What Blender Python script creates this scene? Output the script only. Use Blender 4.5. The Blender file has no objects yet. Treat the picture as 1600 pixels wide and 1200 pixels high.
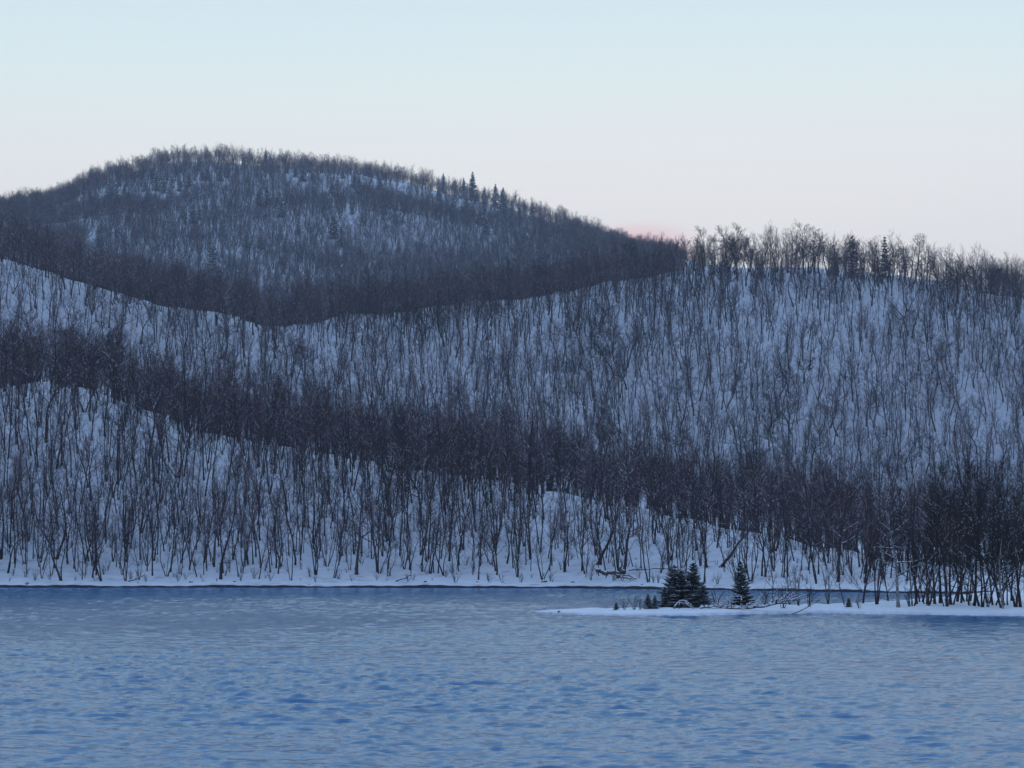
import bpy, math, random
import numpy as np
from mathutils import Vector, Matrix, Euler

random.seed(11)
RNG = np.random.default_rng(11)
SC = bpy.context.scene
COL = SC.collection

# ------------------------------------------------------------------ camera
F = 3764.0                      # focal length in pixels of a 1600 px wide picture
CAMH = 6.0
PITCH = math.atan(252.0 / F)
cam = bpy.data.cameras.new('camera')
cam.sensor_width = 36.0
cam.lens = 36.0 * F / 1600.0
cam.clip_start = 0.5
cam.clip_end = 20000.0
cam_ob = bpy.data.objects.new('camera', cam)
COL.objects.link(cam_ob)
cam_ob.location = (0, 0, CAMH)
cam_ob.rotation_euler = (math.pi / 2 + PITCH, 0, 0)
SC.camera = cam_ob

# ------------------------------------------------------------------ sky: clear twilight, bright towards the set sun
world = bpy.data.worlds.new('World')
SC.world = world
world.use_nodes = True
wt = world.node_tree
bg = wt.nodes['Background']
out = wt.nodes['World Output']
sky = wt.nodes.new('ShaderNodeTexSky')
sky.sky_type = 'NISHITA'
sky.sun_disc = False
SUN_EL, SUN_AZ = math.radians(2.0), math.radians(4.0)
sky.sun_elevation = SUN_EL
sky.sun_rotation = SUN_AZ
sky.air_density = 1.0
sky.dust_density = 0.4
sky.ozone_density = 2.0
bg2 = wt.nodes.new('ShaderNodeBackground')
wt.links.new(sky.outputs[0], bg2.inputs[0])
bg2.inputs[1].default_value = 0.012
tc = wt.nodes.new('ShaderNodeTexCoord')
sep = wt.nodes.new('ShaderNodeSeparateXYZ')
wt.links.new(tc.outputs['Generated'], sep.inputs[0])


def ramp(tree, stops, interp='LINEAR'):
    n = tree.nodes.new('ShaderNodeValToRGB')
    cr = n.color_ramp
    cr.interpolation = interp
    while len(cr.elements) < len(stops):
        cr.elements.new(0.5)
    for e, (p, c) in zip(cr.elements, stops):
        e.position = p
        e.color = (*c, 1)
    return n


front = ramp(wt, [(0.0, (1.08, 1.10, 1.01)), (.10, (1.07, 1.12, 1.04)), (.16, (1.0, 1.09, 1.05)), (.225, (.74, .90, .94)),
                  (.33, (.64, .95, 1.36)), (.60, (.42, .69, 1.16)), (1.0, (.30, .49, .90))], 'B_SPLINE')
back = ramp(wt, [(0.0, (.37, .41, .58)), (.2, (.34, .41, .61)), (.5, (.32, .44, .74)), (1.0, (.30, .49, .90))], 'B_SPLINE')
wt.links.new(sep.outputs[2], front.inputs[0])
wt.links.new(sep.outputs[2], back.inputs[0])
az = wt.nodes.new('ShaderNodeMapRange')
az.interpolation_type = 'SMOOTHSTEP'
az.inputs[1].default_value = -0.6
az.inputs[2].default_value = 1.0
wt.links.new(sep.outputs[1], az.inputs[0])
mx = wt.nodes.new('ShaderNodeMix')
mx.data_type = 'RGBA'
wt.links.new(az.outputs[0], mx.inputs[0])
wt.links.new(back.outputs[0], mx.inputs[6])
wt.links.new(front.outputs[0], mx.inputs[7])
# the last pink of the afterglow, low over the saddle where the sun went down
gd = wt.nodes.new('ShaderNodeVectorMath')
gd.operation = 'DISTANCE'
gp = Vector(((1005 - 800) / F, 1, .124)).normalized()
gd.inputs[1].default_value = (gp.x, gp.y, gp.z * 2.3)
gs = wt.nodes.new('ShaderNodeVectorMath')
gs.operation = 'NORMALIZE'
wt.links.new(tc.outputs['Generated'], gs.inputs[0])
gk = wt.nodes.new('ShaderNodeVectorMath')
gk.operation = 'MULTIPLY'
gk.inputs[1].default_value = (1, 1, 2.3)
wt.links.new(gs.outputs[0], gk.inputs[0])
wt.links.new(gk.outputs[0], gd.inputs[0])
gm = wt.nodes.new('ShaderNodeMapRange')
gm.interpolation_type = 'SMOOTHERSTEP'
gm.inputs[1].default_value = .033
gm.inputs[2].default_value = .004
gm.inputs[3].default_value = 0
gm.inputs[4].default_value = .85
wt.links.new(gd.outputs['Value'], gm.inputs[0])
gx = wt.nodes.new('ShaderNodeMix')
gx.data_type = 'RGBA'
gx.inputs[7].default_value = (1.0, .66, .70, 1)
wt.links.new(gm.outputs[0], gx.inputs[0])
wt.links.new(mx.outputs[2], gx.inputs[6])
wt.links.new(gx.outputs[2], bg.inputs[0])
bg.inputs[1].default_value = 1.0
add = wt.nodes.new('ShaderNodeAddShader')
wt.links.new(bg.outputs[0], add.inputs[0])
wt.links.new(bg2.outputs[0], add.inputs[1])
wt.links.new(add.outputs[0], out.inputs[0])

# faint afterglow of the set sun, from behind the ridge
sl = bpy.data.lights.new('sun', 'SUN')
sl.energy = 0.12
sl.angle = math.radians(12)
sl.color = (1.0, .82, .74)
so = bpy.data.objects.new('sun', sl)
COL.objects.link(so)
so.location = (0, 0, 300)
so.rotation_euler = Euler((math.pi / 2 - SUN_EL, 0, math.pi - SUN_AZ))   # light travels away from the glow

SC.view_settings.view_transform = 'Standard'
SC.view_settings.look = 'None'
SC.view_settings.exposure = 0.0
SC.view_settings.gamma = 1.0
SC.view_settings.use_curve_mapping = False
cy = SC.cycles
cy.max_bounces = 5
cy.diffuse_bounces = 2
cy.glossy_bounces = 2
cy.transmission_bounces = 2
cy.volume_bounces = 0
cy.caustics_reflective = False
cy.caustics_refractive = False
cy.use_denoising = True
cy.use_adaptive_sampling = False

# ------------------------------------------------------------------ helpers


def link(o, parent=None):
    COL.objects.link(o)
    if parent is not None:
        o.parent = parent
    return o


def tag(o, label, cat, group=None, kind=None):
    o['label'] = label
    o['category'] = cat
    if group:
        o['group'] = group
    if kind:
        o['kind'] = kind
    return o


def structure(o):
    o['kind'] = 'structure'
    return o


def mesh_np(name, verts, faces, mats, smooth=False, mat_idx=None):
    """verts (n,3) and a list/array of faces -> mesh datablock"""
    me = bpy.data.meshes.new(name)
    verts = np.asarray(verts, dtype=np.float32)
    if isinstance(faces, np.ndarray):
        k = faces.shape[1]
        me.vertices.add(len(verts))
        me.vertices.foreach_set('co', verts.ravel())
        me.loops.add(faces.size)
        me.loops.foreach_set('vertex_index', faces.astype(np.int32).ravel())
        me.polygons.add(len(faces))
        me.polygons.foreach_set('loop_start', np.arange(0, faces.size, k, dtype=np.int32))
        me.polygons.foreach_set('loop_total', np.full(len(faces), k, dtype=np.int32))
    else:
        me.from_pydata(verts.tolist(), [], faces)
    for m in mats:
        me.materials.append(m)
    if mat_idx is not None:
        me.polygons.foreach_set('material_index', np.asarray(mat_idx, dtype=np.int32))
    if smooth:
        me.polygons.foreach_set('use_smooth', np.ones(len(me.polygons), dtype=bool))
    me.update(calc_edges=True)
    me.validate()
    return me


ORD = {1: 'first', 2: 'second', 3: 'third', 5: 'fifth', 8: 'eighth', 9: 'ninth', 12: 'twelfth'}
ONES = ['', 'one', 'two', 'three', 'four', 'five', 'six', 'seven', 'eight', 'nine', 'ten', 'eleven', 'twelve', 'thirteen',
        'fourteen', 'fifteen', 'sixteen', 'seventeen', 'eighteen', 'nineteen']
TENS = ['', '', 'twenty', 'thirty', 'forty', 'fifty', 'sixty', 'seventy', 'eighty', 'ninety']


def ordinal(n):
    if n < 20:
        return ORD.get(n, ONES[n] + 'th')
    t, o = divmod(n, 10)
    return (TENS[t][:-1] + 'ieth') if o == 0 else TENS[t] + '-' + ordinal(o)


# ------------------------------------------------------------------ materials


def new_mat(name):
    m = bpy.data.materials.new(name)
    m.use_nodes = True
    return m, m.node_tree, m.node_tree.nodes['Principled BSDF']


def noise(nt, scale, detail=4.0, rough=.6, coord='Object', vec_scale=None):
    t = nt.nodes.new('ShaderNodeTexCoord')
    n = nt.nodes.new('ShaderNodeTexNoise')
    n.inputs['Scale'].default_value = scale
    n.inputs['Detail'].default_value = detail
    n.inputs['Roughness'].default_value = rough
    if vec_scale:
        mp = nt.nodes.new('ShaderNodeMapping')
        mp.inputs['Scale'].default_value = vec_scale
        nt.links.new(t.outputs[coord], mp.inputs[0])
        nt.links.new(mp.outputs[0], n.inputs['Vector'])
    else:
        nt.links.new(t.outputs[coord], n.inputs['Vector'])
    return n


def mat_noise(name, stops, scale, rough=.85, detail=4, bump=0.0, bump_dist=.05, vec_scale=None, spec=.3, vary=None):
    m, nt, b = new_mat(name)
    n = noise(nt, scale, detail, vec_scale=vec_scale)
    r = ramp(nt, stops)
    nt.links.new(n.outputs[0], r.inputs[0])
    nt.links.new(r.outputs[0], b.inputs['Base Color'])
    if vary:                       # each tree has its own tone of bark
        oi = nt.nodes.new('ShaderNodeObjectInfo')
        vr = ramp(nt, vary)
        mu = nt.nodes.new('ShaderNodeMix')
        mu.data_type = 'RGBA'
        mu.blend_type = 'MULTIPLY'
        mu.inputs[0].default_value = 1.0
        nt.links.new(oi.outputs['Random'], vr.inputs[0])
        nt.links.new(r.outputs[0], mu.inputs[6])
        nt.links.new(vr.outputs[0], mu.inputs[7])
        nt.links.new(mu.outputs[2], b.inputs['Base Color'])
    b.inputs['Roughness'].default_value = rough
    b.inputs['Specular IOR Level'].default_value = spec
    if bump:
        bp = nt.nodes.new('ShaderNodeBump')
        bp.inputs['Strength'].default_value = bump
        bp.inputs['Distance'].default_value = bump_dist
        nt.links.new(n.outputs[0], bp.inputs['Height'])
        nt.links.new(bp.outputs[0], b.inputs['Normal'])
    return m


VARY = [(0, (.35, .40, .42)), (.3, (.75, .70, .72)), (.55, (1.1, .95, .95)), (.8, (1.5, 1.25, 1.25)), (1, (2.6, 2.4, 2.4))]
M_SNOW = mat_noise('fresh_snow', [(.3, (.78, .79, .81)), (.7, (.86, .87, .88))], .35, .7, 5, .4, .12)
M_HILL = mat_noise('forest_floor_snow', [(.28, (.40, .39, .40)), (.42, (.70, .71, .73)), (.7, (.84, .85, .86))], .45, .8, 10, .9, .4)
M_BOUGH = mat_noise('snow_on_boughs', [(.3, (.74, .75, .77)), (.7, (.86, .87, .88))], 2.0, .75, 3)
M_SOIL = mat_noise('wet_bank_soil', [(.3, (.012, .011, .012)), (.7, (.045, .038, .035))], 1.2, .7, 5, .6, .1)
M_BARK = mat_noise('dark_bark', [(.3, (.018, .011, .012)), (.7, (.050, .033, .031))], 1.5, .9, 5, vec_scale=(3, 3, .7), vary=VARY)
M_TWIG = mat_noise('purple_brown_twigs', [(.3, (.044, .026, .029)), (.7, (.084, .052, .057))], .4, .9, 2, vary=VARY)
M_TWIG2 = mat_noise('olive_brown_twigs', [(.3, (.018, .014, .010)), (.7, (.040, .030, .019))], .4, .9, 2, vary=VARY)
M_PALE = mat_noise('pale_birch_bark', [(.35, (.10, .09, .085)), (.6, (.36, .35, .34))], 1.4, .8, 5, vec_scale=(2, 2, 1.5))
M_NEED = mat_noise('spruce_needles', [(.3, (.010, .017, .013)), (.7, (.024, .036, .026))], 1.5, .8, 3)
M_ROCK = mat_noise('dark_rock', [(.3, (.03, .03, .032)), (.7, (.09, .088, .09))], 3, .85, 5, .7, .05)
M_WOOD = mat_noise('weathered_wood', [(.3, (.05, .036, .03)), (.7, (.13, .10, .085))], 2.5, .85, 5, vec_scale=(1, 1, 3))


def water_mat():
    m, nt, b = new_mat('lake_water')
    b.inputs['Base Color'].default_value = (.024, .15, .32, 1)
    b.inputs['Roughness'].default_value = .18
    b.inputs['IOR'].default_value = 1.333
    n1 = noise(nt, 4.5, 3, .6, vec_scale=(.6, 1.0, 1))
    n2 = noise(nt, 1.4, 3, .55, vec_scale=(.5, 1.0, 1))
    ad = nt.nodes.new('ShaderNodeMath')
    ad.operation = 'MULTIPLY_ADD'
    ad.inputs[1].default_value = .45
    nt.links.new(n1.outputs[0], ad.inputs[0])
    n3 = noise(nt, .8, 6, .65, vec_scale=(.25, 1.0, 1))
    a2 = nt.nodes.new('ShaderNodeMath')
    a2.operation = 'MULTIPLY_ADD'
    a2.inputs[1].default_value = 1.6
    nt.links.new(n3.outputs[0], a2.inputs[0])
    nt.links.new(n2.outputs[0], a2.inputs[2])
    nt.links.new(a2.outputs[0], ad.inputs[2])
    bp = nt.nodes.new('ShaderNodeBump')
    bp.inputs['Strength'].default_value = 1.0
    bp.inputs['Distance'].default_value = .04
    nt.links.new(ad.outputs[0], bp.inputs['Height'])
    nt.links.new(bp.outputs[0], b.inputs['Normal'])
    return m


M_WATER = water_mat()

# ------------------------------------------------------------------ terrain


def z_at(y, d):
    """height of a point at depth d that the photograph shows on row y"""
    return CAMH + d * np.tan(PITCH + np.arctan((600.0 - y) / F))


def row_of(z, d):
    return 600.0 - F * np.tan(np.arctan2(z - CAMH, d) - PITCH)


def xw(u, d):
    return (u - 800.0) / F * d


class Curve1:
    def __init__(self, pts, blur=40):
        x = np.arange(-3000, 4601, 4.0)
        p = np.array(pts, float)
        y = np.interp(x, p[:, 0], p[:, 1])
        k = max(1, int(blur / 4))
        ker = np.hanning(k + 2)[1:-1]
        ker /= ker.sum()
        self.x = x
        self.y = np.convolve(np.pad(y, (k, k), mode='edge'), ker, mode='same')[k:-k]

    def __call__(self, u):
        return np.interp(u, self.x, self.y)


SHORE = Curve1([(-600, 350), (0, 343), (600, 342), (900, 338), (1100, 325), (1250, 314), (1400, 304), (1600, 296), (2200, 280)], 120)
Y_A = Curve1([(-700, 640), (-200, 620), (0, 606), (75, 600), (150, 613), (230, 645), (300, 673), (400, 692), (500, 711), (560, 725),
              (640, 736), (750, 747), (850, 769), (960, 791), (1050, 808), (1150, 829), (1250, 851), (1350, 873), (1450, 884),
              (1600, 886), (2200, 880)], 50)
W_A = Curve1([(-600, 105), (0, 95), (400, 80), (800, 66), (1200, 50), (1500, 40), (2200, 40)], 100)
Y_D = Curve1([(-700, 330), (-200, 370), (0, 408), (60, 425), (150, 451), (250, 477), (350, 493), (400, 506), (440, 512), (480, 506), (545, 490),
              (640, 487), (700, 479), (800, 466), (900, 453), (1000, 438), (1080, 424), (1200, 428), (1300, 430), (1400, 436),
              (1500, 455), (1600, 466), (2200, 480)], 36)
R_D = Curve1([(-600, 650), (0, 660), (440, 700), (700, 770), (1000, 800), (1600, 800), (2200, 780)], 200)
Y_E = Curve1([(-700, 420), (-200, 370), (0, 338), (60, 330), (100, 318), (130, 297), (160, 286), (200, 280), (260, 266), (330, 264),
              (400, 268), (440, 264), (500, 268), (560, 275), (640, 290), (700, 312), (760, 330), (800, 340), (850, 355), (900, 370),
              (950, 390), (1000, 410), (1060, 428), (1150, 455), (1600, 500), (2200, 520)], 30)


def nodes(u):
    s = SHORE(u)
    a = s + W_A(u)
    ya, yd, ye, rd = Y_A(u), Y_D(u), Y_E(u) - 4, R_D(u)
    o = np.ones_like(u)
    zs = .30 + .06 * np.sin(u * .021) + .05 * np.sin(u * .057 + 1) + .03 * np.sin(u * .23)
    R = [s, s + .25, s + 7, s + 16, a, a + 40, 575 * o, 610 * o, rd, rd + 60, rd + 320, rd + 400, 1600 * o, 1780 * o, 2600 * o, 5500 * o]
    yb = np.minimum(ya + 20, 850)
    Z = [-.6 * o, zs, zs + .75, zs + 2.6, z_at(ya, a), z_at(ya + 15, a + 40), z_at(yb, 575), z_at(ya - 12, 610), z_at(yd, rd), z_at(yd + 14, rd + 60),
         z_at(yd + 12, rd + 320), z_at(yd - 6, rd + 400), z_at(ye, 1600), z_at(ye + 20, 1780), 60 * o, 10 * o]
    Z[3] = np.minimum(Z[3], Z[2] + (Z[4] - Z[2]) * .2 + .2)
    return np.stack(R, -1), np.stack(Z, -1)


_wr = np.random.default_rng(5)
WAVES = [[(k * math.cos(t), k * math.sin(t), p) for k, t, p in zip(2 * np.pi / _wr.uniform(lo, hi, 9), _wr.uniform(0, np.pi, 9), _wr.uniform(0, 7, 9))]
         for lo, hi in ((7, 22), (25, 80), (70, 220))]


def height(u, d):
    u = np.asarray(u, float)
    d = np.asarray(d, float)
    u, d = np.broadcast_arrays(u, d)
    sh = u.shape
    u, d = u.ravel(), d.ravel()
    R, Z = nodes(u)
    K = R.shape[1]
    h = np.diff(R, axis=1)
    s = np.diff(Z, axis=1) / h
    m = np.zeros_like(R)
    a, b = s[:, :-1], s[:, 1:]
    h0, h1 = h[:, :-1], h[:, 1:]
    w1, w2 = 2 * h1 + h0, h1 + 2 * h0
    with np.errstate(divide='ignore', invalid='ignore'):
        mm = (w1 + w2) / (w1 / a + w2 / b)
    m[:, 1:-1] = np.where(a * b > 0, mm, 0)
    m[:, 0], m[:, -1] = s[:, 0], s[:, -1]
    k = np.clip((d[:, None] >= R).sum(1) - 1, 0, K - 2)
    i = np.arange(len(u))
    hk = h[i, k]
    t = np.clip((d - R[i, k]) / hk, 0, 1)
    z = ((2 * t ** 3 - 3 * t ** 2 + 1) * Z[i, k] + (t ** 3 - 2 * t ** 2 + t) * hk * m[i, k]
         + (-2 * t ** 3 + 3 * t ** 2) * Z[i, k + 1] + (t ** 3 - t ** 2) * hk * m[i, k + 1])
    x = xw(u, d)
    f0 = np.clip((d - R[:, 0] - 6) / 20, 0, 1)
    f1 = np.clip((d - 560) / 60, 0, 1)
    f2 = np.clip((d - 1050) / 200, 0, 1)
    for f, amp, ws in ((f0, .22, WAVES[0]), (f0 * (.4 + f1), .28, WAVES[1]), (f2, 1.6, WAVES[2])):
        z = z + f * amp * sum(np.sin(kx * x + ky * d + p) for kx, ky, p in ws) / 1.8
    return z.reshape(sh)


US = np.concatenate([np.linspace(-2400, -120, 40, endpoint=False), np.linspace(-120, 1720, 460), np.linspace(1760, 4000, 40)])


def sheet(name, rows_of_u, mats, mat_fn=None):
    """rows_of_u(u) -> (len(u), n) array of depths"""
    D = rows_of_u(US)
    n = D.shape[1]
    U = np.repeat(US[:, None], n, 1)
    Z = height(U, D)
    V = np.stack([xw(U, D), D, Z], -1).reshape(-1, 3)
    idx = np.arange(len(US) * n).reshape(len(US), n)
    q = np.stack([idx[:-1, :-1], idx[1:, :-1], idx[1:, 1:], idx[:-1, 1:]], -1).reshape(-1, 4)
    mi = mat_fn(V, q) if mat_fn else None
    return link(bpy.data.objects.new(name, mesh_np(name, V, q, mats, True, mi)))


def rows_near(u):
    s = SHORE(u)[:, None]
    a = (W_A(u) + 45)[:, None]
    t = np.concatenate([[0, .08, .16, .26, .6, 1.2, 2.2, 3.5, 5], []])
    g = np.linspace(0, 1, 70)[1:] ** 1.15
    return np.concatenate([s + t[None], s + 5 + (a - 5) * g[None]], 1)


def rows_mid(u):
    s0 = (SHORE(u) + W_A(u) + 45)[:, None]
    e = (R_D(u) + 70)[:, None]
    return s0 + (e - s0) * np.linspace(0, 1, 90)[None]


def rows_far(u):
    s0 = (R_D(u) + 70)[:, None]
    g = np.linspace(0, 1, 100)
    m = 1800.0
    r = s0 + (m - s0) * g[None]
    far = np.array([2000, 2300, 2700, 3400, 4400, 5500.0])[None].repeat(len(u), 0)
    return np.concatenate([r, far], 1)


def soil_low(V, q):
    zc = V[q][:, :, 2].mean(1)
    dc = V[q][:, :, 1].mean(1)
    nr = rows_near(np.array([0.0])).shape[1] - 1
    return (np.arange(len(q)) % nr < 3).astype(int)


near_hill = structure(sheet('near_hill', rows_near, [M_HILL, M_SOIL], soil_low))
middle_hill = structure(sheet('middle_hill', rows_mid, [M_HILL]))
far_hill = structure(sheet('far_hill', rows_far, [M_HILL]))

# wide flat land and lake bed far below the water, out to the horizon
gv = [(-9000, -9000, -3), (9000, -9000, -3), (9000, 9000, -3), (-9000, 9000, -3)]
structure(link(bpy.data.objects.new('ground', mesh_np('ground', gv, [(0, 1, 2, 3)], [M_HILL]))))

# ------------------------------------------------------------------ lake
wu = np.concatenate([np.linspace(-9000, -200, 90, endpoint=False), np.linspace(-200, 1800, 500), np.linspace(1850, 10600, 90)])
wd = np.concatenate([np.linspace(2, 46, 50, endpoint=False), 46 * np.exp(np.linspace(0, math.log(352 / 46.), 860))])
UU, DD = np.meshgrid(wu, wd, indexing='ij')
XX = xw(UU, DD)
fade = np.clip(1 - np.maximum(-200 - UU, UU - 1800) / 600, 0, 1) * np.clip((DD - 30) / 20, 0, 1)
wz = np.zeros_like(XX)
_w = np.random.default_rng(8)
for i in range(70):
    lam = 0.30 * (1.5 / .30) ** _w.random()
    th = math.radians(-96 + _w.normal() * 24)
    k = 2 * math.pi / lam
    amp = .0066 * lam ** .9 * _w.uniform(.5, 1.3) * (1 if lam < 4 else .6)
    ph = (k * math.cos(th)) * XX + (k * math.sin(th)) * DD + _w.uniform(0, 7)
    sn = np.sin(ph)
    wz += amp * (sn + .25 * np.cos(2 * ph)) * 1.0
for i in range(26):
    lam = _w.uniform(1.6, 4.2)
    th = math.radians(-95 + _w.normal() * 20)
    k = 2 * math.pi / lam
    ph = (k * math.cos(th)) * XX + (k * math.sin(th)) * DD + _w.uniform(0, 7)
    wz += .0026 * lam * _w.uniform(.6, 1.3) * (np.sin(ph) + .3 * np.cos(2 * ph))
gust = .75 + .35 * np.sin(XX * .07 + 1.1 * np.sin(DD * .05)) * np.sin(DD * .045 + .6 * np.sin(XX * .04))
wz *= fade * gust
V = np.stack([XX, DD, wz], -1).reshape(-1, 3)
n = len(wd)
idx = np.arange(len(wu) * n).reshape(len(wu), n)
q = np.stack([idx[:-1, :-1], idx[1:, :-1], idx[1:, 1:], idx[:-1, 1:]], -1).reshape(-1, 4)
structure(link(bpy.data.objects.new('water', mesh_np('water', V, q, [M_WATER], True))))

# ------------------------------------------------------------------ snowy spit
SP_F = Curve1([(800, 219), (838, 216.5), (870, 212), (920, 208.5), (1000, 205.5), (1090, 205.5), (1150, 208), (1200, 211), (1300, 212), (1400, 209),
               (1500, 207), (1600, 204), (1800, 200), (2600, 190)], 30)
SP_B = Curve1([(800, 219), (838, 217), (880, 219), (950, 219), (1050, 219), (1150, 222), (1250, 225), (1330, 230), (1420, 244), (1500, 270),
               (1560, 295), (1620, 305), (2600, 300)], 30)
SP_H = Curve1([(830, .12), (850, .26), (900, .38), (1000, .42), (1100, .55), (1250, .6), (1400, .6), (1600, .55), (2600, .6)], 20)


def spit_z(u, d):
    u = np.asarray(u, float)
    d = np.asarray(d, float)
    f, b = SP_F(u), SP_B(u)
    w = np.maximum(b - f, .02)
    t = np.clip((d - f) / w, 0, 1)
    e = np.minimum(d - f, b - d)
    H = SP_H(u)
    edge = np.clip(e / .35, 0, 1)
    dome = np.clip(e / np.minimum(5.0, w * .5 + .01), 0, 1)
    x = xw(u, d)
    lump = .05 * np.sin(x * 1.3 + .7 * d) + .05 * np.sin(x * .6 - .9 * d + 1) + .03 * np.sin(x * 2.9 + d * 1.7)
    z = -.12 + edge * (.12 + H * .42) + H * .58 * np.sin(dome * np.pi / 2) + lump * dome
    return np.where((e <= 0), -.12, z)


su = np.concatenate([np.linspace(836, 1720, 440), np.linspace(1740, 2600, 30)])
st = np.concatenate([np.linspace(0, .6, 7), [0]])
rows = []
tt = np.concatenate([[0], np.linspace(.0, 1, 46)[1:-1], [1]])
Fv, Bv = SP_F(su), SP_B(su)
wv = np.maximum(Bv - Fv, .05)
e_in = np.minimum(.5, wv * .3)
Dg = []
for e in (0, .25, .5, .75, 1.0):
    Dg.append(Fv + e_in * e)
for t in np.linspace(0, 1, 34)[1:-1]:
    Dg.append(Fv + e_in + (wv - 2 * e_in) * t)
for e in (1.0, .75, .5, .25, 0):
    Dg.append(Bv - e_in * e)
Dg = np.stack(Dg, 1)
Ug = np.repeat(su[:, None], Dg.shape[1], 1)
wob = .22 * np.sin(su * .31) + .18 * np.sin(su * .113 + 2) + .3 * np.sin(su * .045)
Dg = Dg + (wob * np.clip(wv / 6, 0, 1))[:, None] * np.linspace(1, 0, Dg.shape[1])[None] ** 4
Zg = spit_z(Ug, Dg - (wob * np.clip(wv / 6, 0, 1))[:, None] * np.linspace(1, 0, Dg.shape[1])[None] ** 4)
V = np.stack([xw(Ug, Dg), Dg, Zg], -1).reshape(-1, 3)
n = Dg.shape[1]
idx = np.arange(len(su) * n).reshape(len(su), n)
q = np.stack([idx[:-1, :-1], idx[1:, :-1], idx[1:, 1:], idx[:-1, 1:]], -1).reshape(-1, 4)
mi = np.isin(np.arange(len(q)) % (n - 1), (0, n - 2)).astype(int)
structure(link(bpy.data.objects.new('shore_spit', mesh_np('shore_spit', V, q, [M_SNOW, M_SOIL], True, mi))))

# ------------------------------------------------------------------ tree building


class Geo:
    def __init__(self):
        self.v, self.f = [], []

    def tube(self, pts, rad, sides=4, tip=True):
        pts = np.asarray(pts, float)
        rad = np.asarray(rad, float)
        nn = len(pts)
        d = np.gradient(pts, axis=0)
        d /= np.linalg.norm(d, axis=1)[:, None] + 1e-9
        ref = np.array([1.0, 0, 0]) if abs(d[0, 0]) < .8 else np.array([0, 1.0, 0])
        a = np.cross(d, ref)
        a /= np.linalg.norm(a, axis=1)[:, None] + 1e-9
        b = np.cross(d, a)
        ang = np.arange(sides) * 2 * np.pi / sides
        base = len(self.v)
        m = nn - 1 if tip else nn
        ring = pts[:m, None] + rad[:m, None, None] * (np.cos(ang)[None, :, None] * a[:m, None] + np.sin(ang)[None, :, None] * b[:m, None])
        self.v.extend(ring.reshape(-1, 3).tolist())
        for i in range(m - 1):
            for j in range(sides):
                p = base + i * sides + j
                r = base + i * sides + (j + 1) % sides
                self.f.append((p, r, r + sides, p + sides))
        if tip:
            t = len(self.v)
            self.v.append(pts[-1].tolist())
            l = base + (m - 1) * sides
            for j in range(sides):
                self.f.append((l + j, l + (j + 1) % sides, t))

    def spike(self, p, q, r):
        """a twig: three-sided, tapering to a point"""
        p = np.asarray(p)
        d = np.asarray(q) - p
        ref = np.array([0, 0, 1.0]) if abs(d[2]) < .8 * np.linalg.norm(d) else np.array([1.0, 0, 0])
        a = np.cross(d, ref)
        a /= np.linalg.norm(a) + 1e-9
        b = np.cross(d, a)
        b /= np.linalg.norm(b) + 1e-9
        i = len(self.v)
        self.v.extend([(p + r * a).tolist(), (p - .5 * r * a + .87 * r * b).tolist(), (p - .5 * r * a - .87 * r * b).tolist(), list(q)])
        self.f.extend([(i, i + 1, i + 3), (i + 1, i + 2, i + 3), (i + 2, i, i + 3)])

    def blade(self, p, q, w, up):
        """flat spray: a folded diamond with a ridge"""
        p, q = np.asarray(p, float), np.asarray(q, float)
        d = q - p
        s = np.cross(d, up)
        s /= np.linalg.norm(s) + 1e-9
        m = p + d * .45
        i = len(self.v)
        self.v.extend([p.tolist(), (m + s * w - np.asarray(up) * w * .5).tolist(), q.tolist(), (m - s * w - np.asarray(up) * w * .5).tolist()])
        self.f.extend([(i, i + 1, i + 2), (i, i + 2, i + 3)])

    def mesh(self, name, mat, smooth=False):
        return mesh_np(name, self.v, self.f, [mat], smooth)


def unit(v):
    return v / (np.linalg.norm(v) + 1e-9)


def grow(rg, p, d, length, nseg, wob, up):
    pts = [np.array(p, float)]
    d = unit(np.array(d, float))
    st = length / nseg
    for i in range(nseg):
        d = unit(d + rg.normal(size=3) * wob + np.array([0, 0, up]))
        pts.append(pts[-1] + d * st)
    return np.array(pts)


def swerve(rg, d, ang):
    """a direction at angle ang from d"""
    r = rg.normal(size=3)
    p = unit(r - d * np.dot(r, d))
    return unit(d * math.cos(ang) + p * math.sin(ang))


def snow_on(g, rg, pts, rad, cover, fat=1.0):
    """a cap of snow along the upper side of a bough, in broken lengths"""
    n = len(pts)
    for i in range(n - 1):
        d = unit(pts[i + 1] - pts[i])
        if abs(d[2]) > .86 or rg.random() > cover:
            continue
        r0, r1 = rad[i], rad[i + 1]
        w = max(.022, (r0 + r1) * .5) * fat
        lift = np.array([0, 0, 1.0]) * (w * .75)
        m = (pts[i] + pts[i + 1]) * .5
        g.tube([pts[i] + lift * .6, m + lift, pts[i + 1] + lift * .6], [w * .8, w, w * .7], 4, True)


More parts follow.
